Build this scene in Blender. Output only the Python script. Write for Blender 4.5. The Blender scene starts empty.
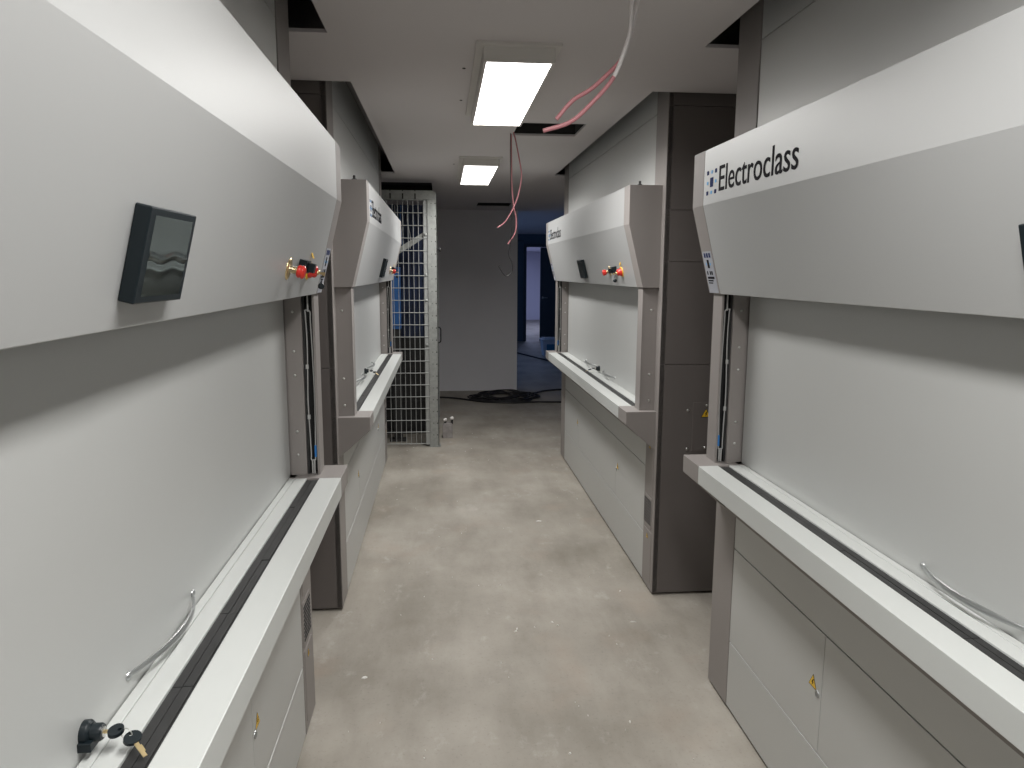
import bpy, bmesh, math, random
from mathutils import Vector, Matrix
random.seed(7)
C = bpy.context.scene.collection
PI = math.pi

# ------------------------------------------------------------------ materials
MATS = {}
def mat(name, col, rough=.5, metal=0., emit=None, strength=0., spec=.5, noise=None, bump=None):
    m = bpy.data.materials.new(name); m.use_nodes = True
    nt = m.node_tree; b = nt.nodes['Principled BSDF']
    b.inputs['Base Color'].default_value = (*col, 1)
    b.inputs['Roughness'].default_value = rough
    b.inputs['Metallic'].default_value = metal
    b.inputs['Specular IOR Level'].default_value = spec
    if emit:
        b.inputs['Emission Color'].default_value = (*emit, 1)
        b.inputs['Emission Strength'].default_value = strength
    tc = nt.nodes.new('ShaderNodeTexCoord')
    if noise:                                   # (scale, amount): slight mottling of the colour
        n = nt.nodes.new('ShaderNodeTexNoise'); n.inputs['Scale'].default_value = noise[0]; n.inputs['Detail'].default_value = 6
        nt.links.new(tc.outputs['Object'], n.inputs['Vector'])
        r = nt.nodes.new('ShaderNodeMapRange')
        r.inputs['From Min'].default_value = .3; r.inputs['From Max'].default_value = .7
        r.inputs['To Min'].default_value = 1 - noise[1]; r.inputs['To Max'].default_value = 1 + noise[1]
        nt.links.new(n.outputs['Fac'], r.inputs['Value'])
        mx = nt.nodes.new('ShaderNodeVectorMath'); mx.operation = 'SCALE'
        mx.inputs[0].default_value = col
        nt.links.new(r.outputs['Result'], mx.inputs['Scale'])
        nt.links.new(mx.outputs['Vector'], b.inputs['Base Color'])
    if bump:                                    # (scale, strength)
        n = nt.nodes.new('ShaderNodeTexNoise'); n.inputs['Scale'].default_value = bump[0]; n.inputs['Detail'].default_value = 3
        nt.links.new(tc.outputs['Object'], n.inputs['Vector'])
        bp = nt.nodes.new('ShaderNodeBump'); bp.inputs['Strength'].default_value = bump[1]; bp.inputs['Distance'].default_value = .002
        nt.links.new(n.outputs['Fac'], bp.inputs['Height']); nt.links.new(bp.outputs['Normal'], b.inputs['Normal'])
    MATS[name] = m
    return m

PANEL = mat('panel_grey', (.57, .577, .565), .48, .4, noise=(1.2, .015), bump=(900, .05))
WHITE = mat('counter_white', (.52, .535, .518), .4, noise=(2, .012), bump=(700, .05))
HOODM = mat('hood_paint', (.505, .511, .507), .44, .45, noise=(1.2, .012), bump=(900, .05))
TAUPE = mat('taupe_paint', (.255, .234, .222), .45, noise=(2, .03), bump=(900, .05))
DARKT = mat('dark_taupe', (.135, .12, .113), .5, noise=(1.5, .04), bump=(900, .05))  # darker taupe for the body and side panels
SEAM = mat('seam_dark', (.02, .02, .02), .8)
BLACK = mat('black_rubber', (.018, .018, .018), .55, noise=(20, .3))
PLAST = mat('black_plastic', (.008, .013, .016), .35, spec=.3)
STEEL = mat('steel', (.62, .62, .6), .3, 1.)
BRASS = mat('brass', (.7, .55, .3), .3, 1.)
HANDLE = mat('handle_satin', (.42, .43, .43), .28, .8)
RED = mat('signal_red', (.62, .03, .02), .35)
YELL = mat('signal_yellow', (.8, .5, .03), .4)
INK = mat('black_ink', (.012, .011, .014), .8, spec=.1)
NAVY = mat('navy_ink', (.02, .03, .10), .8, spec=.1)
CYAN = mat('light_blue_ink', (.12, .38, .68), .5)
LABEL = mat('label_white', (.36, .37, .41), .5)
BLUEC = mat('blue_cable', (.03, .2, .55), .4)
GREYC = mat('grey_cable', (.42, .42, .41), .45)
GALV = mat('galvanised_steel', (.30, .31, .295), .5, .3, noise=(30, .12))
MESHM = mat('mesh_wire', (.36, .37, .36), .45, .3)
LAMPW = mat('lamp_housing', (.62, .6, .57), .5)
GLOW = mat('lamp_diffuser', (.9, .9, .9), .5, emit=(1., .975, .94), strength=6)
CEIL = mat('ceiling_paint', (.60, .572, .57), .9, noise=(1.3, .02), bump=(60, .1))
WALL = mat('wall_paint', (.78, .775, .80), .9, noise=(1.5, .03), bump=(60, .1))
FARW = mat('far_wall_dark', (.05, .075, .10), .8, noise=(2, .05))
PALEW = mat('pale_wall', (.62, .62, .72), .9)
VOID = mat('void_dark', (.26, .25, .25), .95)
PINK = mat('pink_cable', (.50, .20, .22), .4)
WIREW = mat('white_cable', (.72, .68, .67), .4)
CABLE = mat('black_cable', (.012, .012, .014), .5)
CHIP = mat('plaster_chip', (.75, .73, .7), .9)
DOORM = mat('door_leaf_dark', (.025, .04, .05), .4)
BLUEP = mat('blue_plastic', (.03, .12, .34), .4)
DAYBLUE = mat('daylight_navy', (.022, .036, .085), .45, noise=(6, .3))  # colour holds the bluish daylight behind the mesh
MILK = mat('milky_plastic', (.42, .5, .58), .35)
BLUELAB = mat('blue_label', (.02, .16, .3), .4)
CONC = mat('junction_grey', (.27, .25, .24), .8, noise=(25, .2))

SCREEN = mat('screen_glass', (.035, .043, .042), .3, spec=.3)
def film_mat():                                 # thin clear plastic: mostly see-through with a sheen
    m = bpy.data.materials.new('clear_film'); m.use_nodes = True
    nt = m.node_tree; nt.nodes.remove(nt.nodes['Principled BSDF']); out = nt.nodes['Material Output']
    t = nt.nodes.new('ShaderNodeBsdfTransparent'); t.inputs['Color'].default_value = (.93, .95, .95, 1)
    g = nt.nodes.new('ShaderNodeBsdfGlossy'); g.inputs['Roughness'].default_value = .12; g.inputs['Color'].default_value = (.30, .34, .34, 1)
    f = nt.nodes.new('ShaderNodeFresnel'); f.inputs['IOR'].default_value = 1.5
    x = nt.nodes.new('ShaderNodeMixShader')
    nt.links.new(f.outputs['Fac'], x.inputs['Fac']); nt.links.new(t.outputs[0], x.inputs[1]); nt.links.new(g.outputs[0], x.inputs[2])
    nt.links.new(x.outputs[0], out.inputs['Surface']); return m
FILM = film_mat()

def floor_mat():
    m = bpy.data.materials.new('screed_floor'); m.use_nodes = True
    nt = m.node_tree; b = nt.nodes['Principled BSDF']; b.inputs['Roughness'].default_value = .62
    b.inputs['Specular IOR Level'].default_value = .35
    tc = nt.nodes.new('ShaderNodeTexCoord')
    def noise(scale, detail, rough=.55, stretch=None, off=0):
        n = nt.nodes.new('ShaderNodeTexNoise'); n.inputs['Scale'].default_value = scale
        n.inputs['Detail'].default_value = detail; n.inputs['Roughness'].default_value = rough
        mp = nt.nodes.new('ShaderNodeMapping'); mp.inputs['Location'].default_value = (off, off * .7, 0)
        if stretch: mp.inputs['Scale'].default_value = stretch
        nt.links.new(tc.outputs['Object'], mp.inputs['Vector']); nt.links.new(mp.outputs['Vector'], n.inputs['Vector'])
        return n
    def ramp(src, stops):
        r = nt.nodes.new('ShaderNodeValToRGB')
        e = r.color_ramp.elements
        e[0].position, e[0].color = stops[0][0], (*stops[0][1], 1)
        e[1].position, e[1].color = stops[-1][0], (*stops[-1][1], 1)
        for p, c in stops[1:-1]:
            x = e.new(p); x.color = (*c, 1)
        nt.links.new(src, r.inputs['Fac']); return r
    def mix(kind, fac, a, bb):
        x = nt.nodes.new('ShaderNodeMix'); x.data_type = 'RGBA'; x.blend_type = kind
        if isinstance(fac, float): x.inputs['Factor'].default_value = fac
        else: nt.links.new(fac, x.inputs['Factor'])
        for s, v in ((6, a), (7, bb)):
            if isinstance(v, tuple): x.inputs[s].default_value = (*v, 1)
            else: nt.links.new(v, x.inputs[s])
        return x.outputs[2]
    base = ramp(noise(1.6, 5).outputs['Fac'], [(.3, (.265, .242, .205)), (.5, (.328, .301, .259)), (.7, (.40, .371, .326))])
    streak = ramp(noise(3.5, 8, .65, (1, .35, 1), 4).outputs['Fac'], [(.3, (.78, .77, .75)), (.52, (1, 1, 1)), (.72, (1.12, 1.12, 1.13))])
    c = mix('MULTIPLY', 1., base.outputs['Color'], streak.outputs['Color'])
    rust = ramp(noise(2.4, 4, .5, None, 11).outputs['Fac'], [(.57, (0, 0, 0)), (.74, (.4, .4, .4))])
    c = mix('MIX', rust.outputs['Color'], c, (.36, .285, .225))
    scuff = ramp(noise(7, 9, .7, (1, .6, 1), 23).outputs['Fac'], [(.58, (0, 0, 0)), (.74, (.55, .55, .55))])
    c = mix('MIX', scuff.outputs['Color'], c, (.52, .49, .455))
    speck = ramp(noise(70, 3, .6, None, 31).outputs['Fac'], [(.3, (.78, .78, .78)), (.42, (1, 1, 1))])
    c = mix('MULTIPLY', .6, c, speck.outputs['Color'])
    nt.links.new(c, b.inputs['Base Color'])
    bp = nt.nodes.new('ShaderNodeBump'); bp.inputs['Strength'].default_value = .12; bp.inputs['Distance'].default_value = .004
    nt.links.new(noise(30, 6, .6, None, 2).outputs['Fac'], bp.inputs['Height']); nt.links.new(bp.outputs['Normal'], b.inputs['Normal'])
    return m
FLOOR = floor_mat()

# ------------------------------------------------------------------ mesh helpers
class MB:
    def __init__(s): s.v = []; s.f = []; s.m = []; s.sm = []
    def add(s, vs, fs, mi=0, smooth=False):
        n = len(s.v); s.v += [tuple(q) for q in vs]
        for f in fs: s.f.append([i + n for i in f]); s.m.append(mi); s.sm.append(smooth)
        return s
    def box(s, x0, x1, y0, y1, z0, z1, mi=0):
        x0, x1 = sorted((x0, x1)); y0, y1 = sorted((y0, y1)); z0, z1 = sorted((z0, z1))
        v = [(x, y, z) for z in (z0, z1) for y in (y0, y1) for x in (x0, x1)]
        return s.add(v, [(0, 2, 3, 1), (4, 5, 7, 6), (0, 1, 5, 4), (2, 6, 7, 3), (0, 4, 6, 2), (1, 3, 7, 5)], mi)
    def prism(s, prof, x0, x1, mi=0):           # profile of (y, z) swept along x
        n = len(prof); v = [(x0, y, z) for y, z in prof] + [(x1, y, z) for y, z in prof]
        f = [tuple(range(n - 1, -1, -1)), tuple(range(n, 2 * n))] + [(i, (i + 1) % n, (i + 1) % n + n, i + n) for i in range(n)]
        return s.add(v, f, mi)
    def tube(s, pts, r, mi=0, n=8, rs=None, cap=True, flat=None):
        pts = [Vector(p) for p in pts]; rings = []; up = None
        for i, p in enumerate(pts):
            t = (pts[min(i + 1, len(pts) - 1)] - pts[max(i - 1, 0)])
            if t.length < 1e-9: t = Vector((0, 0, 1))
            t.normalize()
            if up is None:
                a = Vector((0, 0, 1)) if abs(t.z) < .9 else Vector((1, 0, 0))
                up = (a - t * a.dot(t)).normalized()
            else:
                up = up - t * up.dot(t)
                up = up.normalized() if up.length > 1e-6 else Vector((1, 0, 0))
            w = t.cross(up); rr = rs[i] if rs else r
            a, b = (1, 1) if not flat else flat
            rings.append([p + up * (math.cos(2 * PI * k / n) * rr * a) + w * (math.sin(2 * PI * k / n) * rr * b) for k in range(n)])
        v = [q for R in rings for q in R]; f = []
        for i in range(len(rings) - 1):
            for k in range(n):
                f.append((i * n + k, i * n + (k + 1) % n, (i + 1) * n + (k + 1) % n, (i + 1) * n + k))
        s.add(v, f, mi, True)
        if cap: s.add(rings[0], [tuple(range(n - 1, -1, -1))], mi); s.add(rings[-1], [tuple(range(n))], mi)
        return s
    def lathe(s, org, axis, prof, n=24, mi=0, smooth=True):   # prof: (radius, distance along axis)
        org = Vector(org); axis = Vector(axis).normalized()
        a = Vector((0, 0, 1)) if abs(axis.z) < .9 else Vector((1, 0, 0))
        u = (a - axis * a.dot(axis)).normalized(); w = axis.cross(u)
        v = []; f = []
        for r, d in prof:
            for k in range(n):
                an = 2 * PI * k / n
                v.append(org + axis * d + u * (math.cos(an) * r) + w * (math.sin(an) * r))
        for i in range(len(prof) - 1):
            for k in range(n):
                f.append((i * n + k, i * n + (k + 1) % n, (i + 1) * n + (k + 1) % n, (i + 1) * n + k))
        s.add(v, f, mi, smooth)
        s.add(v[:n], [tuple(range(n - 1, -1, -1))], mi); s.add(v[-n:], [tuple(range(n))], mi)
        return s
    def xform(s, M):
        s.v = [tuple(M @ Vector(q)) for q in s.v]; return s
    def build(s, name, mats, parent=None, bevel=0):
        me = bpy.data.meshes.new(name); me.from_pydata(s.v, [], s.f)
        if not isinstance(mats, (list, tuple)): mats = [mats]
        for m in mats: me.materials.append(m)
        for p, mi, sm in zip(me.polygons, s.m, s.sm): p.material_index = mi; p.use_smooth = sm
        bm = bmesh.new(); bm.from_mesh(me); bmesh.ops.recalc_face_normals(bm, faces=bm.faces); bm.to_mesh(me); bm.free()
        me.update()
        o = bpy.data.objects.new(name, me); C.objects.link(o)
        if parent: o.parent = parent
        if bevel:
            b = o.modifiers.new('edge', 'BEVEL'); b.width = bevel; b.segments = 2; b.limit_method = 'ANGLE'; b.angle_limit = .7
        return o

def tag(o, label, cat, group=None, kind=None):
    o['label'] = label; o['category'] = cat
    if group: o['group'] = group
    if kind: o['kind'] = kind
    return o
def thing(name, loc, rz=0):
    o = bpy.data.objects.new(name, None); C.objects.link(o); o.location = loc; o.rotation_euler = (0, 0, rz)
    o.empty_display_size = .1; return o
def struct(name, mb, m, bevel=0):
    o = mb.build(name, m, None, bevel); o['kind'] = 'structure'; return o
def smooth_path(pts, n=8):                      # Catmull-Rom through the points
    P = [Vector(p) for p in pts]; P = [P[0] * 2 - P[1]] + P + [P[-1] * 2 - P[-2]]; out = []
    for i in range(1, len(P) - 2):
        for k in range(n):
            t = k / n; a, b, c, d = P[i - 1], P[i], P[i + 1], P[i + 2]
            out.append(.5 * ((2 * b) + (c - a) * t + (2 * a - 5 * b + 4 * c - d) * t * t + (3 * b - a - 3 * c + d) * t ** 3))
    out.append(P[-2]); return out
def text_mesh(s, width, height, depth=.0012):
    cu = bpy.data.curves.new('t', 'FONT'); cu.body = s; cu.extrude = .01; cu.resolution_u = 4; cu.offset = .002
    o = bpy.data.objects.new('t', cu); C.objects.link(o)
    dg = bpy.context.evaluated_depsgraph_get(); dg.update()
    me = bpy.data.meshes.new_from_object(o.evaluated_get(dg))
    vs = [v.co.copy() for v in me.vertices]; fs = [tuple(p.vertices) for p in me.polygons]
    bpy.data.objects.remove(o); bpy.data.curves.remove(cu); bpy.data.meshes.remove(me)
    x0 = min(v.x for v in vs); x1 = max(v.x for v in vs); y0 = min(v.y for v in vs); y1 = max(v.y for v in vs)
    vs = [((v.x - x0) / (x1 - x0) * width, -depth if v.z > 0 else 0, (v.y - y0) / (y1 - y0) * height) for v in vs]
    return vs, fs

# ------------------------------------------------------------------ storage lift machine
# local frame: x = along the machine (to the user's right), -y = outward to the aisle, z up; y=0 is the lower front plane
HB, HK, HT = 1.5586, 1.8603, 2.0416             # hood bottom, knee, top
OB, OK_ = .0825, .159                           # how far the hood stands out
ZL, TL, PL = .95, .0645, .15                    # counter top, its thickness, its reach
POST = .155                                     # corner post width
CAPW = .105
TALL = 2.62
SL = (OK_ - OB) / (HK - HB)
NRM = Vector((0, -math.cos(math.atan(SL)), -math.sin(math.atan(SL))))   # outward normal of the sloped hood face
UPV = Vector((0, -math.sin(math.atan(SL)), math.cos(math.atan(SL))))    # up along it
def hood_pt(x, z, out=0.): return Vector((x, -(OB + SL * (z - HB)), z)) + NRM * out
def hood_frame(x, z):                           # local x right, y up the slope, z out of the face
    p = hood_pt(x, z); M = Matrix.Identity(4)
    for i, c in enumerate((Vector((1, 0, 0)), UPV, NRM)):
        for r in range(3): M[r][i] = c[r]
    for r in range(3): M[r][3] = p[r]
    return M

def hazard(parent, x, y, z, size, face='front', name='hazard_sticker'):
    mb = MB(); s = size; e = .0008
    tri = lambda k, zoff: [(-k * s / 2, zoff), (k * s / 2, zoff), (0, zoff + k * s * .87)]
    def put(poly, d, mi):
        if face == 'front':
            v = [(x + a, y - d, z + b) for a, b in poly] + [(x + a, y, z + b) for a, b in poly]
        else:
            v = [(x + d * face, y + a, z + b) for a, b in poly] + [(x, y + a, z + b) for a, b in poly]
        n = len(poly)
        mb.add(v, [tuple(range(n)), tuple(range(2 * n - 1, n - 1, -1))] + [(i, (i + 1) % n, (i + 1) % n + n, i + n) for i in range(n)], mi)
    put(tri(1, 0), e, 1); put(tri(.86, s * .05), e * 1.6, 0)
    bolt = [(.04, .56), (-.11, .30), (-.005, .32), (-.07, .10), (.12, .37), (.02, .36), (.13, .56)]
    put([(a * s, b * s) for a, b in bolt], e * 2.4, 1)
    return mb.build(name, [YELL, INK], parent)

def make_lift(L, shift=0.):
    h = L / 2; hb = h + .03
    root = thing('storage_lift', (0, 0, 0))
    # carcass
    b = MB(); b.box(-hb + .012, hb - .012, .03, 1.5, .012, TALL); b.box(-hb + .05, hb - .05, .05, 1.45, 0, .012)
    b.build('body', DARKT, root)
    # side cladding with horizontal joints
    cuts = [.012, 1.189, 1.683, 1.924, 2.395, TALL]
    for s in (-1, 1):
        m = MB()
        for a, c in zip(cuts, cuts[1:]):
            m.box(s * (hb - .012), s * hb, .004, 1.5, a + .0015, c - .0015)
        sp = m.build('side_panel', DARKT, root)
        if s == 1:
            ht = MB(); ht.box(hb, hb + .004, .178, .46, .755, 1.0)
            for yy, zz in ((.245, .985), (.43, .985), (.245, .77), (.43, .77)):
                ht.lathe((hb + .003, yy, zz), (1, 0, 0), [(.006, 0), (.006, .003), (.003, .0045)], 10, 1)
            for yy, zz in ((.152, .961), (.155, .765)):
                ht.lathe((hb, yy, zz), (1, 0, 0), [(.007, 0), (.007, .003), (.003, .0045)], 10, 1)
            ho = ht.build('access_hatch', [DARKT, STEEL], sp); ho['label'] = 'screwed access hatch in the side'
            hazard(sp, hb + .004, .243, .925, .05, 1)
    # corner posts, running on up through the ceiling opening
    for s in (-1, 1):
        m = MB(); a, c = s * (h - POST), s * hb
        m.box(a, c, 0, .028, .012, ZL); m.box(s * (h - .119), c, 0, .028, ZL, 1.9); m.box(a, c, 0, .028, 1.9, TALL)
        cp = m.build('corner_post', TAUPE, root, .002)
        if s == 1:
            for z0, z1 in ((.52, .80), (.05, .315)): MB().box(h - .135, h - .005, -.002, .001, z0, z1).build('cover_plate', TAUPE, cp, .0008)
            g = MB(); g.box(h - .145, h - .012, -.003, .001, .335, .495, 0)
            for i in range(9):
                zz = .352 + i * .0148
                for j in range(2):
                    g.box(h - .135 + j * .062, h - .082 + j * .062, -.0045, -.002, zz, zz + .008, 1)
            go = g.build('vent_grille', [TAUPE, SEAM], cp); go['label'] = 'slotted vent grille'
            hazard(cp, h - .075, -.002, .27, .03); hazard(cp, h - .075, -.002, .745, .03)
    # lower cladding
    x0, x1 = -h + POST + .002, h - POST - .002
    q = h - .805
    lay = [(x0, x1, .014, .268), (x0, -q - .0015, .272, .631), (-q + .0015, q - .0015, .272, .631), (q + .0015, x1, .272, .631), (x0, x1, .635, .90)]
    for k, (a, c, z0, z1) in enumerate(lay):
        m = MB(); m.box(a, c, .002, .028, z0, z1)
        if k == 0: m.box(x0, x1, .02, .03, 0, .02, 1)
        po = m.build('cladding_panel', [PANEL, SEAM], root, .0012)
        if k in (1, 3):
            xx = (-q - .02) if k == 1 else (q + .02)
            l = MB(); l.lathe((xx, .003, .443), (0, -1, 0), [(.011, 0), (.011, .004), (.007, .005), (.007, .003), (.001, .003)], 16)
            l.build('cam_lock', HANDLE, po)
            hazard(po, xx - (.028 if k == 1 else -.028), .002, .437 + .012, .045)
    m = MB(); m.box(x0 - .002, x1 + .002, .012, .03, .012, .9); m.build('cladding_backing', SEAM, root)
    # hanging bolts on top of the hood
    for s in (-1, 1):
        m = MB(); m.lathe((s * (h - .06), -.10, HT), (0, 0, 1), [(.012, 0), (.012, .008), (.006, .009), (.006, .022), (.002, .024)], 12)
        m.build('bolt', BLACK, root)
    # upper fascia between the posts, above the hood
    m = MB(); m.box(x0, x1, .004, .028, 1.9, 2.393); m.box(x0, x1, .004, .028, 2.396, TALL)
    m.box(x0, x1, .015, .03, 1.9, TALL, 1); m.build('fascia_panel', [PANEL, SEAM], root)
    # counter: outer beam, inner strip, backing under the slot, brush slot
    c0, c1 = -h + .165, h - .165
    m = MB()
    m.box(c0, c1, -PL, -.0785, ZL - TL, ZL); m.box(c0, c1, -.0376, .0002, ZL - .03, ZL); m.box(c0, c1, .0014, .0200, ZL - .03, ZL)
    m.box(c0, c1, -.0785, .03, ZL - TL, ZL - .035)
    m.box(c0, c1, -.045, .03, ZL - .16, ZL - TL, 1)
    ct = m.build('counter', [WHITE, TAUPE], root, .0015)
    m = MB(); m.box(c0 + .004, c1 - .004, -.0783, -.0378, ZL - .036, ZL - .006)
    x = c0 + .01
    while x < c1 - .03:                          # brush strips butted end to end, a little uneven
        w = random.uniform(.25, .6); d = random.uniform(-.0015, .0015)
        m.box(x, min(x + w, c1 - .01), -.0725, -.056 + d, ZL - .02, ZL - .0035 + d * .5); m.box(x, min(x + w, c1 - .01), -.054 + d, -.0385, ZL - .02, ZL - .0045 - d * .5); x += w + .002
    so = m.build('brush_slot', BLACK, ct); so['label'] = 'black brush slot in the counter'
    prof = [(-PL, ZL), (-PL, ZL - TL), (-.002, .756), (.03, .756), (.03, ZL)]
    for s in (-1, 1):
        m = MB(); m.prism(prof, s * h, s * (h - .1645)); m.build('counter_end_cap', TAUPE, root, .0015)
    # guide posts either side of the opening
    for s in (-1, 1):
        xo, xi = s * (h - .038), s * (h - .122)
        m = MB()
        m.box(xo, xi, -.075, -.067, ZL, HB)                         # front plate
        m.box(xo, s * (h - .045), -.070, .001, ZL, HB)               # outer cheek
        m.box(s * (h - .045), s * (h - .07), -.067, .001, ZL, HB)    # filling behind
        m.box(s * (h - .07), xi, -.032, .021, ZL, HB)                # jamb beside the door
        for zz in (1.02, 1.10, 1.29, 1.37, 1.50):
            m.lathe((xi, -.004, zz), (-s, 0, 0), [(.0045, 0), (.0045, .002), (.002, .003)], 8, 1)
        for zz in (1.0, 1.13, 1.45):
            m.lathe((xo, -.028, zz), (s, 0, 0), [(.006, 0), (.006, .002), (.002, .003)], 8, 1)
        gp = m.build('guide_post', [TAUPE, STEEL], root, .001)
        m = MB(); m.box(s * (h - .0705), s * (h - .082), -.0665, -.0325, ZL, HB)
        m.box(s * (h - .0705), s * (h - .112), -.040, -.0325, ZL, HB)
        ch = m.build('light_curtain_channel', BLACK, gp); ch['label'] = 'black recessed channel'
        xx = s * (h - .113); m = MB(); lp = []
        for zz in (1.00, 1.06, 1.2, 1.36, 1.47, 1.50): lp.append((xx, -.061 + .003 * math.sin(zz * 9), zz))
        for zz in (1.505, 1.49, 1.40, 1.3, 1.2, 1.1, 1.02, 1.0): lp.append((xx, -.044 + .002 * math.sin(zz * 17), zz))
        lp.append(lp[0]); m.tube(smooth_path(lp, 4), .0022, 0, 6)
        m.tube([(xx, -.056, 1.0), (xx, -.056, .952)], .003, 0, 6); m.tube([(xx, -.049, 1.0), (xx, -.049, .952)], .003, 0, 6)
        m.tube([(xx, -.052, 1.50), (xx, -.052, 1.556)], .003, 0, 6)
        for zz in (1.14, 1.31): m.box(xx - .003, xx + .003, -.048, -.039, zz, zz + .015)
        m.box(xx - .003, xx + .003, -.064, -.058, 1.01, 1.05, 1)
        cb = m.build('cable_loop', [GREYC, BLUEC], gp); cb['label'] = 'thin grey cable loop with a blue sleeve'
    # vertical sliding door
    m = MB(); d0, d1 = -h + .132, h - .132
    m.box(d0, d1, .0225, .045, ZL - .006, 1.95); m.box(d0 - .014, d1 + .014, .0285, .05, ZL - .02, 1.95, 1)
    door = m.build('sliding_door', [PANEL, SEAM], root, .001)
    for s in (-1, 1):
        a, c = (.148, .458); pts = []
        for i in range(21):
            t = i / 20; pts.append((s * (a + (c - a) * t), .022 - .036 * 4 * t * (1 - t), ZL + .030 + .003 * math.sin(PI * t)))
        m = MB(); m.tube(pts, .006, 0, 10, rs=[.0035 + .003 * math.sin(PI * i / 20) for i in range(21)], flat=(1.3, .6))
        for xx in (a, c): m.lathe((s * xx, .0225, ZL + .030), (0, -1, 0), [(.008, 0), (.007, .004), (.003, .006)], 12)
        m.build('bow_handle', HANDLE, door)
    m = MB(); zc = ZL + .030
    m.lathe((0, .0225, zc), (0, -1, 0), [(.0175, 0), (.0178, .008), (.0150, .011), (.0142, .012)], 20, 0)
    m.lathe((0, .0225, zc), (0, -1, 0), [(.0125, .010), (.0125, .024), (.0105, .027)], 20, 0)
    m.box(-.022, .011, .004, .0225, zc - .0175, zc - .004); m.lathe((0, -.0045, zc), (0, -1, 0), [(.0075, 0), (.0075, .0015)], 14, 1)
    m.build('door_lock', [PLAST, STEEL], door, .001)
    def key(org, ax, side, nm):
        ax = Vector(ax).normalized(); side = Vector(side); side = (side - ax * side.dot(ax)).normalized(); up = ax.cross(side)
        k = MB(); K = Matrix.Identity(4)
        for i, cc in enumerate((side, ax, up)):
            for r in range(3): K[r][i] = cc[r]
        for r in range(3): K[r][3] = org[r]
        k.box(-.003, .003, 0, .026, -.001, .001, 1); k.box(.003, .0048, .006, .018, -.001, .001, 1)
        ring = []
        for j in range(20):
            an = 2 * PI * j / 20; ring.append((math.cos(an) * .0125, -.010 + math.sin(an) * .0105))
        v = [(a, b, z) for z in (-.0028, .0028) for a, b in ring]; hole = [(math.cos(2 * PI * j / 20) * .0028, -.0155 + math.sin(2 * PI * j / 20) * .0028) for j in range(20)]
        v += [(a, b, z) for z in (-.0028, .0028) for a, b in hole]
        f = []
        for j in range(20):
            n = (j + 1) % 20
            f += [(j, n, n + 20, j + 20), (40 + j, 60 + j, 60 + n, 40 + n), (j, 40 + j, 40 + n, n), (20 + j, 20 + n, 60 + n, 60 + j)]
        k.add(v, f, 0); k.xform(K)
        return k.build(nm, [PLAST, BRASS], door)
    ko = key(Vector((.0, -.0115, ZL + .030)), (0, 1, 0), (1, 0, .12), 'key'); ko['label'] = 'key turned in the lock'
    ko = key(Vector((-.010, -.052, ZL + .016)), (-.60, -.70, -.42), (.75, -.62, .05), 'key'); ko['label'] = 'second key hanging from the ring'
    m = MB(); rc = Vector((.001, -.035, ZL + .024))
    m.tube([rc + Vector((.003 * math.cos(2 * PI * i / 20), .009 * math.cos(2 * PI * i / 20), .009 * math.sin(2 * PI * i / 20))) for i in range(21)], .0009, 0, 6, cap=False)
    m.build('key_ring', STEEL, door)
    # hood
    prof = [(-OB, HB), (-OK_, HK), (-OK_, HT), (.03, HT), (.03, HT - .02), (-OK_ + .02, HT - .02), (-OK_ + .02, HK), (-OB + .018, HB + .004), (-OB + .018, HB)]
    hood = MB().prism(prof, -h + .015 + CAPW + .0015, h - .015 - CAPW - .0015).build('hood', HOODM, root, .0012)
    fp = [(-OB, HB), (-OK_, HK), (-OK_, HT + .001), (.002, HT + .001), (.002, HB)]
    caps = []
    for s in (-1, 1):
        m = MB(); m.prism(fp, s * (h - .015), s * (h - .015 - CAPW)); caps.append(m.build('hood_end_cap', TAUPE, root, .0015))
    # lettering and mark
    vs, fs = text_mesh('Electroclass', .535, .080)
    lx = -h + .262
    m = MB(); m.add([(x + lx, y - OK_, z + 1.893) for x, y, z in vs], fs); m.build('lettering', INK, hood)
    m = MB()
    def sq(cx, cz, w, hh, mi): m.box(lx + cx - w / 2, lx + cx + w / 2, -OK_ - .0011, -OK_, 1.893 + cz - hh / 2, 1.893 + cz + hh / 2, mi)
    for i, cx in enumerate((-.104, -.067, -.031)):
        for j, cz in enumerate((.004, .037, .070)):
            if i == 1 and j == 1: sq(cx, cz, .027, .030, 0)
            elif i == 1 or j == 1: sq(cx, cz, .013, .010, 1)
            else: sq(cx, cz, .016, .013, 0)
    m.build('square_mark', [NAVY, CYAN], hood)
    # display
    M = hood_frame(.028 + shift, 1.655)
    m = MB(); m.box(-.083, .083, -.062, .062, 0, .020); m.xform(M); dp = m.build('display', PLAST, root, .002)
    m = MB(); m.box(-.061, .061, -.046, .046, .0195, .0206); m.xform(M); m.build('screen', SCREEN, dp)
    m = MB(); nx_, nz_ = 30, 40; vv = []                    # buckled protective film
    for jz in range(nz_ + 1):
        for ix in range(nx_ + 1):
            a = -.068 + .136 * ix / nx_; b_ = -.052 + .104 * jz / nz_
            d_ = b_ - (.000 + .0028 * math.sin(a * 75) + .02 * a)
            vv.append((a, b_, .0210 + .0016 * math.exp(-(d_ / .0035) ** 2) + .0005 * math.exp(-((d_ + .016) / .007) ** 2)))
    m.add(vv, [(jz * (nx_ + 1) + ix, jz * (nx_ + 1) + ix + 1, (jz + 1) * (nx_ + 1) + ix + 1, (jz + 1) * (nx_ + 1) + ix) for jz in range(nz_) for ix in range(nx_)], 0, True)
    m.xform(M); fo = m.build('protective_film', FILM, dp); fo['label'] = 'clear film buckled across the middle'
    # operator controls
    xr = h - .64; z = 1.638
    p = hood_pt(xr, z); m = MB()
    m.lathe(p, NRM, [(.029, 0), (.029, .002), (.022, .004), (.012, .006)], 28, 0)
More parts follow.
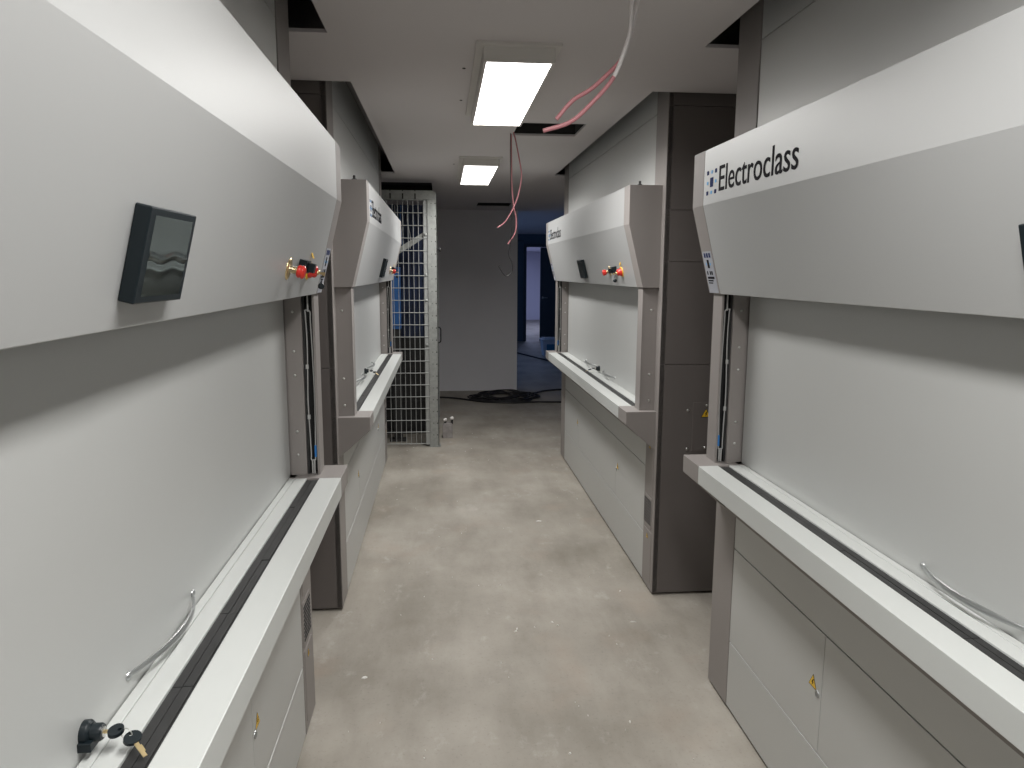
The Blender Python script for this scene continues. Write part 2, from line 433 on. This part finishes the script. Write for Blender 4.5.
    m.lathe(p, NRM, [(.010, .004), (.010, .021), (.012, .022), (.012, .025)], 20, 1)
    es = m.build('push_button', [BRASS, STEEL], root); es['label'] = 'push button with brass collar and red cap'
    m = MB(); m.lathe(p, NRM, [(.014, .023), (.0165, .026), (.0165, .029), (.0150, .032), (.0172, .035), (.0172, .039), (.012, .043)], 24); m.build('button_cap', RED, es)
    p = hood_pt(h - .49, 1.648); m = MB(); M = hood_frame(h - .49, 1.648)
    m.box(-.030, .030, -.018, .018, 0, .022, 0); m.box(-.014, .014, -.013, .013, .022, .04, 0); m.xform(M)
    sb = m.build('socket_box', PLAST, root, .002); sb['label'] = 'black rectangular socket box'
    p = hood_pt(h - .36, 1.635); m = MB()
    m.lathe(p, NRM, [(.028, 0), (.028, .003), (.026, .004)], 28, 0)
    m.lathe(p, NRM, [(.022, .003), (.021, .012), (.017, .015), (.018, .022), (.013, .027), (.009, .028)], 24, 1)
    kx = m.build('emergency_stop', [YELL, RED], root); kx['label'] = 'red emergency stop on a yellow ring'
    m = MB(); m.lathe(p, NRM, [(.007, .027), (.007, .033), (.004, .034)], 14, 0)
    m.add([p + NRM * .032 + Vector((a, 0, 0)) + UPV * bq for a, bq in ((-.0022, -.002), (.0022, -.002), (.0022, .002), (-.0022, .002))] +
          [p + NRM * .050 + Vector((a, 0, 0)) + UPV * bq for a, bq in ((-.0022, -.006), (.0022, -.006), (.0022, .006), (-.0022, .006))],
          [(0, 1, 2, 3), (4, 7, 6, 5), (0, 4, 5, 1), (1, 5, 6, 2), (2, 6, 7, 3), (3, 7, 4, 0)], 0)
    m.build('stop_key', BRASS, kx)
    fob = p + NRM * .040 - UPV * .008; m = MB()
    m.tube(smooth_path([fob, fob - Vector((.004, 0, .008)) , fob - Vector((.002, .001, .018))], 4), .0012, 0, 6)
    m.lathe(fob - Vector((.006, .001, .029)), (1, .3, 0), [(.007, 0), (.0095, .002), (.0095, .011), (.007, .013)], 14, 0)
    m.build('key_fob', PLAST, kx)
    t = hood_pt(h - .345, 1.672); m = MB()
    m.box(-.011, .011, -.014, .014, 0, .0015, 0); m.box(-.011, .011, .016, .034, 0, .0015, 1)
    M = hood_frame(h - .352, 1.682) @ Matrix.Rotation(-.5, 4, 'X'); m.xform(M); m.build('warning_tag', [YELL, INK], kx)
    return root, caps

def data_label(cap, s, h):                       # printed sticker on the sloped front of a hood end cap (its code block left out)
    M = hood_frame(s * (h - .067), 1.637); m = MB()
    m.box(-.042, .042, -.078, .072, 0, .0008, 0)
    for i in range(3): m.box(-.030 + i * .023, -.015 + i * .023, .050, .066, .0005, .0015, 2)
    m.box(-.012, .006, .012, .042, .0005, .0015, 1); m.box(-.026, -.019, .022, .031, .0005, .0015, 3); m.box(.013, .020, .022, .031, .0005, .0015, 3)
    for a in (-.030, -.004, .012): m.box(a, a + .010, -.012, .001, .0005, .0015, 1)
    m.box(-.032, .030, -.027, -.019, .0005, .0015, 1); m.box(-.032, .016, -.036, -.031, .0005, .0015, 1)
    m.box(-.032, .008, -.044, -.040, .0005, .0015, 1)
    m.xform(M); o = m.build('data_label', [LABEL, INK, NAVY, CYAN], cap); o['label'] = 'printed label with small blue squares'

def copy_tree(o, parent=None):
    kids = [x for x in bpy.data.objects if x.parent == o]
    c = o.copy(); C.objects.link(c)
    if parent: c.parent = parent
    out = [c]
    for k in kids: out += copy_tree(k, c)
    return out
def find(lst, base): return [o for o in lst if o.name.split('.')[0] == base]

GRP = 'storage lift machines lining the corridor'
LN_L, LF_L = 3.13, 2.85
near, near_caps = make_lift(LN_L)
far, far_caps = make_lift(LF_L)
def tree(o): return [o] + [q for k in bpy.data.objects if k.parent == o for q in tree(k)]
RN_L = 3.21
near_b, nb_caps = make_lift(RN_L, -.035); near_b = tree(near_b); far_b = copy_tree(far)
def put(root, x, yc, right):
    root.location = (x, yc, 0); root.rotation_euler = (0, 0, -PI / 2 if right else PI / 2)
put(near, -.4936, 2.571 - LN_L / 2, False)
put(near_b[0], 1.054, 2.620 - RN_L / 2, True)
put(far, -.4965, 4.857, False)
put(far_b[0], 1.048, 4.895, True)
data_label(near_caps[1], 1, LN_L / 2)
data_label(nb_caps[0], -1, RN_L / 2)
data_label(find(far_b, 'hood_end_cap')[0], -1, LF_L / 2)
tag(near, 'grey storage lift machine with its black display and loose door keys seen close up', 'storage machine', GRP)
tag(near_b[0], 'grey storage lift machine with large legible black lettering on its hood', 'storage machine', GRP)
tag(far, 'grey storage lift machine standing against the wire mesh cage', 'storage machine', GRP)
tag(far_b[0], 'grey storage lift machine facing the wire mesh cage, beside the tangle of black cables', 'storage machine', GRP)

# ------------------------------------------------------------------ setting
ZC = 2.447
XL, XR = -2.1, 2.75
def plate(name, xs, ys, holes, z0, z1, m):
    xs = sorted(set(xs + [h[0] for h in holes] + [h[1] for h in holes])); ys = sorted(set(ys + [h[2] for h in holes] + [h[3] for h in holes]))
    nx, ny = len(xs), len(ys); idx = {}; b = MB(); vs = []; fs = []
    def solid(i, j):
        if not (0 <= i < nx - 1 and 0 <= j < ny - 1): return False
        cx, cy = (xs[i] + xs[i + 1]) / 2, (ys[j] + ys[j + 1]) / 2
        return not any(h[0] < cx < h[1] and h[2] < cy < h[3] for h in holes)
    for j in range(ny):
        for i in range(nx):
            vs += [(xs[i], ys[j], z0), (xs[i], ys[j], z1)]
    V = lambda i, j, t: 2 * (j * nx + i) + t
    for j in range(ny - 1):
        for i in range(nx - 1):
            if not solid(i, j): continue
            fs += [(V(i, j, 0), V(i, j + 1, 0), V(i + 1, j + 1, 0), V(i + 1, j, 0)), (V(i, j, 1), V(i + 1, j, 1), V(i + 1, j + 1, 1), V(i, j + 1, 1))]
            for (di, dj, a, c) in ((-1, 0, (i, j), (i, j + 1)), (1, 0, (i + 1, j + 1), (i + 1, j)), (0, -1, (i + 1, j), (i, j)), (0, 1, (i, j + 1), (i + 1, j + 1))):
                if not solid(i + di, j + dj): fs.append((V(*a, 0), V(*a, 1), V(*c, 1), V(*c, 0)))
    b.add(vs, fs); return struct(name, b, m)
HX_L, HX_R = -.388, .963
holes = [(XL + .001, HX_L, -.70, 2.727), (HX_R, XR - .001, -.66, 2.745), (XL + .001, HX_L, 3.385, 6.40), (HX_R, XR - .001, 3.412, 6.40),
         (.43, .81, 1.55, 1.93), (.43, .81, 4.18, 4.56), (.436, .85, 8.95, 9.48), (-1.4, -.09, 7.03, 7.9)]
plate('ceiling', [XL, XR], [-4.2, 10.1], holes, ZC, ZC + .0125, CEIL)
b = MB()                                        # black boxes added over the small openings to keep them dark
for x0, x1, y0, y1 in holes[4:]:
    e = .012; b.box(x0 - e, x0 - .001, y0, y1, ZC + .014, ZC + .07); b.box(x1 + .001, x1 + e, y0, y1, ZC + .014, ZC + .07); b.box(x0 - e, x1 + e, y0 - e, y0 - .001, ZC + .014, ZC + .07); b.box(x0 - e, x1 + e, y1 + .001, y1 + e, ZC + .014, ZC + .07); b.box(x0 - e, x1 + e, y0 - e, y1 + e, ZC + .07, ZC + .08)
struct('opening_dark_box', b, SEAM)
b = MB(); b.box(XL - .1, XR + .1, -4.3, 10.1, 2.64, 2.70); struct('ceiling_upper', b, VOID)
b = MB(); b.box(XL - .1, 3.3, 10.1, 17.3, 2.50, 2.58); struct('ceiling_far', b, CEIL)
b = MB(); b.box(XL, XR + .6, 10.1, 10.13, ZC, 2.7); struct('beam_far', b, CEIL)
b = MB(); b.box(XL - .1, 3.4, -4.3, 26, -.08, 0); struct('floor', b, FLOOR)
b = MB(); b.box(XL - .1, XL, -4.3, 10.1, 0, 3.2); struct('wall_left', b, WALL)
b = MB(); b.box(XL - .1, XL, 10.1, 12.0, 0, 2.5); b.box(XL - .1, XL, 14.4, 17.3, 0, 2.5); b.box(XL - .1, XL, 12.0, 14.4, 0, .9); b.box(XL - .1, XL, 12.0, 14.4, 2.25, 2.5); struct('wall_far_left', b, PALEW)
b = MB(); b.box(XR, XR + .1, -4.3, 10.2, 0, 3.2); struct('wall_right', b, WALL)
b = MB(); b.box(XL, XR, -4.3, -4.2, 0, 3.2); struct('wall_front', b, WALL)
b = MB(); b.box(XL, 1.018, 9.99, 10.1, 0, ZC); struct('wall_back', b, WALL)
# far room: side wall, added unseen window, end wall with a doorway, passage beyond
WX = 3.25
b = MB(); b.box(WX, WX + .1, 10.1, 17.3, 0, 2.5)
b.box(XR, WX, 10.1, 10.2, 0, 2.5)
struct('wall_far_right', b, PALEW)
b = MB(); wx0, wx1 = XL - .07, XL - .03
b.box(wx0, wx1, 12.0, 12.05, .9, 2.25); b.box(wx0, wx1, 14.35, 14.4, .9, 2.25); b.box(wx0, wx1, 12.05, 14.35, .9, .95); b.box(wx0, wx1, 12.05, 14.35, 2.2, 2.25); b.box(wx0, wx1, 13.17, 13.23, .95, 2.2)
struct('added_window_1', b, DOORM)  # unseen window, added to give the far room its blue light
DX0, DX1, DZ = 1.965, 2.95, 2.205
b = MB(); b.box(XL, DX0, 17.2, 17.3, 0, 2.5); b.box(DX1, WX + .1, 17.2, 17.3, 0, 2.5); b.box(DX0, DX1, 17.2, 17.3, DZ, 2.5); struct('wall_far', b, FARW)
b = MB()
for a, c in ((DX0 - .07, DX0), (DX1, DX1 + .07)): b.box(a, c, 17.17, 17.2, 0, DZ + .07)
b.box(DX0, DX1, 17.17, 17.2, DZ, DZ + .07); b.box(1.70, 1.74, 17.185, 17.2, 0, 2.36); b.box(1.70, DX0 - .07, 17.185, 17.2, 2.33, 2.36)
struct('trim_1', b, DOORM)
dr = thing('door_1', (2.30, 17.15, 0)); dr['kind'] = 'structure'
MB().box(-.012, .64, 0, .045, .01, DZ - .01).build('door_leaf', DOORM, dr, .002)
m = MB(); m.tube(smooth_path([(.05, 0, 1.03), (.05, -.05, 1.03), (.045, -.055, 1.03), (.16, -.055, 1.03)], 4), .011); m.lathe((.05, 0, 1.03), (0, -1, 0), [(.025, 0), (.025, .008)], 16)
m.build('door_handle', STEEL, dr)
b = MB(); b.box(1.0, 1.1, 17.3, 25, 0, 2.5); b.box(3.6, 3.7, 17.3, 25, 0, 2.5); struct('wall_passage', b, PALEW)
b = MB(); b.box(.9, 3.8, 25, 25.1, 0, 2.5); struct('wall_end', b, PALEW)
b = MB(); b.box(.9, 3.8, 17.3, 25.1, 2.3, 2.4); struct('ceiling_passage', b, PALEW)
# small screw holes left in the ceiling
b = MB()
for x, y in ((.096, 3.12), (.098, 3.68), (.098, 5.80)): b.lathe((x, y, ZC + .002), (0, 0, -1), [(.007, 0), (.007, .004)], 10)
struct('trim_2', b, SEAM)

# ------------------------------------------------------------------ ceiling lights
def ceiling_light():
    r = thing('ceiling_light', (0, 0, 0)); a, c = .13, .59
    m = MB(); m.box(-a, a, -c, c, -.035, 0); m.box(-a - .028, a + .022, -c - .03, c + .03, -.010, 0)
    for (x0, x1, y0, y1) in ((-a, -a + .010, -c, c), (a - .010, a, -c, c), (-a + .010, a - .010, -c, -c + .010), (-a + .010, a - .010, c - .010, c)): m.box(x0, x1, y0, y1, -.062, -.035)
    m.build('housing', LAMPW, r)
    MB().box(-a + .010, a - .010, -c + .010, c - .010, -.058, -.036).build('diffuser', GLOW, r)
    return r
LG = 'panel lights along the ceiling'
l0 = ceiling_light(); LY = (3.372, 6.02, .724, -1.924)
lamps = [l0] + [copy_tree(l0)[0] for _ in LY[1:]]
labs = ('glowing white ceiling panel light beside the square opening with the pink cables',
        'glowing white ceiling panel light closest to the mesh cage, the smaller one in view',
        'glowing white ceiling panel light over the machine with the black display',
        'glowing white ceiling panel light at the entrance end of the corridor')
for o, y, s in zip(lamps, LY, labs): o.location = (.288, y, ZC); tag(o, s, 'ceiling light', LG)
LAMP_W, LAMP_SPREAD = 20.5, 160
# ------------------------------------------------------------------ wire mesh cage
cg = thing('mesh_cage', (-.05, 6.75, 0))
def cgb(m, nm, mt, bevel=0):
    m.xform(Matrix.Translation((.05, -6.75, 0))); return m.build(nm, mt, cg, bevel)
m = MB()
m.box(-.128, -.044, 6.735, 6.745, .012, 2.27); m.box(-.050, -.044, 6.735, 6.80, .012, 2.27); m.box(-.128, -.122, 6.745, 6.78, .012, 2.27); m.box(-.135, -.03, 6.72, 6.82, 0, .012)
z = .115
while z < 2.25:
    m.lathe((-.058, 6.736, z), (0, -1, 0), [(.006, 0), (.006, .0016)], 10, 1); m.lathe((-.094, 6.736, z), (0, -1, 0), [(.004, 0), (.004, .0016)], 8, 1); m.lathe((-.043, 6.77, z + .055), (1, 0, 0), [(.005, -.001), (.005, .0006)], 8, 1); z += .1115
cgb(m, 'perforated_post', [GALV, SEAM])
m = MB()
z = .032; k = 0
while z < 2.27: m.tube([(-1.5, 6.742, z), (-.128, 6.742, z)], .0038, 0, 6); z += .1115
x = -.165
while x > -1.5: m.tube([(x, 6.75, .02), (x, 6.75, 2.28)], .003, 0, 6); x -= .046
m.box(-.162, -.130, 6.745, 6.765, .02, 2.27)
cgb(m, 'mesh_panel', MESHM)
m = MB(); z = .032
while z < 2.27: m.tube([(-.052, 6.8, z), (-.052, 8.0, z)], .0045, 0, 6); z += .1115
y = 6.84
while y < 8.0: m.tube([(-.058, y, .02), (-.058, y, 2.28)], .003, 0, 6); y += .046
cgb(m, 'side_mesh_panel', MESHM)
m = MB(); m.box(-1.5, -.075, 6.73, 6.745, 2.268, 2.345); m.box(-1.5, -.085, 6.745, 6.83, 2.335, 2.345); m.add([(-.075, 6.73, 2.268), (-.05, 6.73, 2.268), (-.05, 6.73, 2.325), (-.075, 6.73, 2.345), (-.075, 6.745, 2.268), (-.05, 6.745, 2.268), (-.05, 6.745, 2.325), (-.075, 6.745, 2.345)], [(0, 1, 2, 3), (7, 6, 5, 4), (0, 4, 5, 1), (1, 5, 6, 2), (2, 6, 7, 3), (3, 7, 4, 0)])
for x in (-.235, -.345, -.455, -.565): m.box(x - .006, x + .006, 6.7285, 6.732, 2.27, 2.318, 1); m.box(x - .004, x + .004, 6.7285, 6.75, 2.337, 2.347, 1)
cgb(m, 'top_rail', [GALV, SEAM])
m = MB(); m.box(-.024, .024, -.003, .003, -.42, .42); m.xform(Matrix.Translation((-.455, 6.775, 1.775)) @ Matrix.Rotation(1.015, 4, 'Y')); cgb(m, 'diagonal_brace', GALV)
m = MB(); m.tube(smooth_path([(-.045, 6.9, 1.115), (-.022, 6.9, 1.10), (-.020, 6.9, 1.04), (-.022, 6.9, .98), (-.045, 6.9, .964)], 4), .006); cgb(m, 'pull_handle', CABLE)
m = MB(); m.lathe((-.046, 6.8, 1.83), (1, 0, 0), [(.008, 0), (.008, .015), (.018, .018), (.018, .032), (.010, .036)], 14); cgb(m, 'latch_knob', CABLE)
m = MB(); m.box(-1.5, -1.44, 6.735, 6.80, 0, 2.27); m.box(-1.5, -1.44, 8.0, 8.06, 0, 2.27); m.box(-.10, -.044, 8.0, 8.06, 0, 2.27); cgb(m, 'rear_frame', GALV)
for i, z in enumerate((.40, .77, 1.10, 1.22)):
    m = MB(); m.lathe((-.147, 6.744, (.88, .96, 1.37, 1.60, 1.96, 2.21)[i + 1]), (0, -1, 0), [(.014, 0), (.014, .004), (.006, .006)], 12); cgb(m, 'clamp', GALV)
tag(cg, 'tall wire mesh cage with perforated galvanised post at the end of the machines', 'cage')
# inside the cage: backdrop added for bluish daylight, then a blue duct
cb = thing('backdrop', (-.75, 7.2, 0))
m = MB(); m.box(-.55, .655, .10, .62, .06, .98); m.box(-.53, .64, .12, .6, 0, .06)
for z in (.33, .64): m.box(-.54, .645, .092, .102, z, z + .012)
m.build('dark_lower_block', BLACK, cb, .003)  # black block added where the cage is dark below
m = MB(); m.box(-.55, .655, .12, .62, .98, 2.27)
x = -.53
while x < .62: m.box(x, x + .022, .100, .122, 1.0, 2.25); x += .052
m.build('daylight_ribs', DAYBLUE, cb)  # navy ribs stand in for daylight streaks through the rear mesh
m = MB()
for i, x in enumerate((.02, .1, .17, .30, .36, .43)): m.tube(smooth_path([(x, .06, 2.26), (x + .012 * math.sin(i), .05, 2.12), (x - .02 * math.cos(i * 2), .06, 1.95), (x + .01, .07, 1.7 + .03 * i)], 5), .005, i % 2, 8)
m.build('cable_bundle', [BLUEP, GREYC], cb)
tag(cb, 'navy ribbed backdrop added behind the wire mesh for the bluish daylight there', 'backdrop')
o = thing('cable_riser', (-.43, 7.02, 0))
m = MB(); m.box(-.055, .035, -.03, .05, 1.09, 1.67); m.box(-.045, .025, -.036, -.03, 1.12, 1.36); m.build('duct', BLUEP, o, .003)
m = MB(); m.box(-.05, .03, -.02, .04, 0, 1.09); m.box(-.09, .07, -.05, .07, 0, .02); m.build('stand', BLACK, o, .003)
tag(o, 'bright blue upright duct behind the mesh beside the hood edge', 'duct')

# ------------------------------------------------------------------ hanging cables
def cable(name, pts, r, m, label, group=None, n=8, mats=None, split=None):
    b = MB(); P = smooth_path(pts, 8)
    if split:
        k = int(len(P) * split); b.tube(P[:k + 1], r, 0, n); b.tube(P[k:], r, 1, n); o = b.build(name, mats)
    else: b.tube(P, r, 0, n); o = b.build(name, m)
    return tag(o, label, 'cable', group)
HG = 'cables hanging from the ceiling openings'
cable('hanging_cable', [(.50, 1.90, 2.50), (.490, 1.91, 2.447), (.484, 1.93, 2.312), (.481, 1.93, 2.241), (.464, 1.93, 2.18), (.437, 1.93, 2.119), (.381, 1.93, 2.056), (.33, 1.93, 2.013), (.261, 1.93, 1.99)], .0055, PINK,
      'pink and white cable hanging lowest in the foreground, its tip over the square opening', HG, mats=[WIREW, PINK], split=.6)
cable('hanging_cable', [(.53, 1.90, 2.50), (.515, 1.92, 2.447), (.502, 1.945, 2.312), (.487, 1.945, 2.241), (.464, 1.945, 2.175), (.425, 1.945, 2.133), (.385, 1.945, 2.098), (.345, 1.945, 2.074), (.322, 1.945, 2.052), (.297, 1.945, 2.022)], .0055, PINK,
      'pink and white cable curling up beside the lit panel, the shorter foreground one', HG, mats=[WIREW, PINK], split=.45)
cable('hanging_cable', [(.425, 4.46, 2.5), (.428, 4.46, 2.44), (.44, 4.46, 2.40), (.472, 4.46, 2.24), (.474, 4.46, 2.17), (.452, 4.46, 2.07), (.415, 4.46, 1.985), (.375, 4.46, 1.925), (.333, 4.46, 1.894)], .0042, PINK,
      'pink cable from the square opening whose end bends away to one side', HG)
cable('hanging_cable', [(.424, 4.525, 2.5), (.420, 4.525, 2.44), (.422, 4.525, 2.30), (.425, 4.525, 2.15), (.436, 4.525, 2.03), (.452, 4.525, 1.95), (.446, 4.525, 1.87), (.402, 4.525, 1.80)], .0042, PINK,
      'pink cable from the square opening hanging almost straight down', HG)
cable('hanging_wire', [(.428, 4.50, 2.5), (.412, 4.49, 2.43), (.414, 4.49, 2.1), (.42, 4.49, 1.9), (.412, 4.49, 1.79), (.403, 4.49, 1.74), (.425, 4.49, 1.68), (.424, 4.49, 1.63), (.385, 4.49, 1.608), (.345, 4.49, 1.66), (.35, 4.49, 1.67)], .0022, CABLE,
      'thin black wire hanging below the pink cables, ending in a small loop', HG, 6)

# ------------------------------------------------------------------ floor cables and odds and ends
FG = 'black cables in the tangle on the floor'
for i in range(7):
    cx, cy = .76 + random.uniform(-.12, .14), 9.36 + random.uniform(-.06, .06)
    rx, ry = random.uniform(.22, .46), random.uniform(.12, .36); pts = []; ph = random.uniform(0, 6)
    for k in range(28):
        an = ph + k / 28 * 2 * PI * 1.8; j = 1 + .14 * math.sin(k * 1.7 + i)
        pts.append((cx + rx * j * math.cos(an), cy + ry * j * math.sin(an), .011 + .011 * (i % 4) + .006 * (1 + math.sin(k * .9 + i))))
    cable('floor_cable', pts, .008, CABLE, 'black cable coiled in the tangle on the floor before the back wall', FG, 6)
cable('trailing_cable', [(-.6, 9.55, .011), (-.05, 9.42, .011), (.2, 9.30, .011), (.5, 9.05, .011), (.85, 8.95, .012), (1.2, 8.98, .012), (1.7, 8.95, .011), (2.2, 9.05, .011)], .011, CABLE, 'long black cable running from the cage past the front of the tangle', None, 6)
cable('trailing_cable', [(1.0, 9.55, .012), (1.2, 9.60, .02), (1.4, 9.85, .012), (1.75, 9.95, .012), (2.2, 9.8, .012)], .012, CABLE, 'black cable looping from the tangle towards the dark room', None, 6)
cable('trailing_cable', [(.9, 16.1, .011), (1.3, 15.3, .011), (1.496, 14.6, .011), (1.83, 13.6, .011), (2.1, 12.8, .011), (2.5, 12.2, .011)], .016, CABLE, 'black cable crossing the floor of the dark room beyond', None, 6)
# stub box with white taps beside the cage post
jb = thing('floor_box', (.035, 7.12, 0))
m = MB(); m.box(-.045, .05, -.035, .04, 0, .135); m.box(-.035, .045, -.03, .035, .135, .15); m.build('box', CONC, jb, .003)
for x, z in ((-.02, .165), (.045, .18)):
    m = MB(); m.lathe((x, -.01, .14), (0, 0, 1), [(.011, 0), (.011, z - .14)], 12, 0); m.lathe((x - .016, -.015, z + .012), (1, .1, .35), [(.010, 0), (.016, .004), (.016, .028), (.010, .034)], 14, 1)
    m.build('pipe_cap', [BLACK, CHIP], jb)
tag(jb, 'small grey floor box with two white capped pipes beside the cage post', 'box')
# tub by the far doorway
tb = thing('storage_tub', (2.16, 14.2, 0))
def frus(mb, a0, b0, a1, b1, z0, z1, mi=0):
    mb.add([(-a0, -b0, z0), (a0, -b0, z0), (a0, b0, z0), (-a0, b0, z0), (-a1, -b1, z1), (a1, -b1, z1), (a1, b1, z1), (-a1, b1, z1)], [(3, 2, 1, 0), (4, 5, 6, 7), (0, 1, 5, 4), (1, 2, 6, 5), (2, 3, 7, 6), (3, 0, 4, 7)], mi)
m = MB(); frus(m, .20, .15, .235, .18, 0, .31); m.build('tub', MILK, tb, .006)
m = MB(); m.box(-.25, .25, -.195, .195, .31, .335); m.box(-.21, .21, -.155, .155, .335, .355); m.build('lid', MILK, tb, .006)
m = MB(); m.add([(-.15, -.171, .07), (.17, -.171, .07), (.18, -.189, .24), (-.15, -.189, .24), (-.15, -.165, .07), (.17, -.165, .07), (.18, -.183, .24), (-.15, -.183, .24)], [(0, 1, 2, 3), (7, 6, 5, 4), (0, 4, 5, 1), (1, 5, 6, 2), (2, 6, 7, 3), (3, 7, 4, 0)]); m.build('tub_label', BLUELAB, tb)
tag(tb, 'pale plastic tub with a blue label on the floor near the far doorway', 'tub')
# plaster crumbs
m = MB()
def chip(x, y, l, w, a):
    n = 6; v = []
    for zz, sc in ((0.0, 1), (.004, .6)):
        for k in range(n):
            an = 2 * PI * k / n; q = random.uniform(.7, 1.1) * sc; px, py = math.cos(an) * l * q, math.sin(an) * w * q
            v.append((x + px * math.cos(a) - py * math.sin(a), y + px * math.sin(a) + py * math.cos(a), zz))
    m.add(v, [tuple(range(n)), tuple(range(n, 2 * n))] + [(k, (k + 1) % n, (k + 1) % n + n, k + n) for k in range(n)])
for q in ((.327, 3.144, .014, .004, 1.3), (.318, 3.12, .01, .004, .4), (.41, 3.15, .006, .003, 1.8), (.499, 3.197, .010, .004, 2.2), (.52, 3.16, .008, .003, 0), (.88, 3.165, .018, .003, 3.0),
          (-.33, 2.79, .016, .009, .5), (.42, 2.25, .006, .005, 0), (.286, 3.628, .006, .004, 0), (.67, 2.406, .010, .004, 1.4), (.62, 4.6, .02, .008, 0), (.9, 3.5, .012, .004, 1)): chip(*q)
for _ in range(60):
    s = random.uniform(.0015, .0045); chip(random.uniform(-.4, 1.0), random.uniform(2.1, 7.5), s, s * .8, random.uniform(0, 3))
o = m.build('plaster_debris', CHIP); tag(o, 'scattered white plaster crumbs on the concrete floor', 'debris', None, 'stuff')

# ------------------------------------------------------------------ panel lamps, added unseen lights, world, camera
def area(name, loc, rot, sx, sy, power, col):
    l = bpy.data.lights.new(name, 'AREA'); l.shape = 'RECTANGLE'; l.size = sx; l.size_y = sy; l.energy = power; l.color = col
    o = bpy.data.objects.new(name, l); C.objects.link(o); o.location = loc; o.rotation_euler = rot; return o
for i, y in enumerate(LY):                        # the light each panel throws, narrowed by its prismatic cover
    o = area('panel_light', (.288, y, ZC - .066), (0, 0, 0), .22, 1.14, LAMP_W, (1., .988, .972)); o.data.spread = math.radians(LAMP_SPREAD)
area('added_window_light', (XL - .06, 13.2, 1.57), (0, -PI / 2, 0), 1.3, 2.3, 26, (.30, .50, 1.0))  # added blue light at the unseen window
area('passage_fill_light', (2.4, 21, 2.28), (0, 0, 0), 1.2, 4, 40, (.6, .68, 1.0))  # unseen cool area light added under the passage ceiling
w = bpy.data.worlds.new('World'); bpy.context.scene.world = w; w.use_nodes = True
w.node_tree.nodes['Background'].inputs['Color'].default_value = (.35, .5, .9, 1)
w.node_tree.nodes['Background'].inputs['Strength'].default_value = .3

F, PIT, YAW, ROL, H = 729.2456, .1528, .0949, -.0044, 1.6329
cam = bpy.data.cameras.new('Camera'); co = bpy.data.objects.new('Camera', cam); C.objects.link(co)
cam.sensor_width = 36; cam.lens = 36 * F / 1024; cam.clip_start = .02
R = Vector((math.cos(YAW), -math.sin(YAW), 0)); F0 = Vector((math.sin(YAW), math.cos(YAW), 0)); Zv = Vector((0, 0, 1))
U = F0 * math.sin(PIT) + Zv * math.cos(PIT); Fw = F0 * math.cos(PIT) - Zv * math.sin(PIT)
Rc = R * math.cos(ROL) - U * math.sin(ROL); Uc = R * math.sin(ROL) + U * math.cos(ROL)
M = Matrix.Identity(4)
for i, c in enumerate((Rc, Uc, -Fw)):
    for r in range(3): M[r][i] = c[r]
M[2][3] = H
co.matrix_world = M
sc = bpy.context.scene; sc.camera = co
sc.view_settings.view_transform = 'Standard'; sc.view_settings.look = 'None'
sc.view_settings.gamma = 1; sc.view_settings.use_curve_mapping = False; sc.view_settings.exposure = 0.2
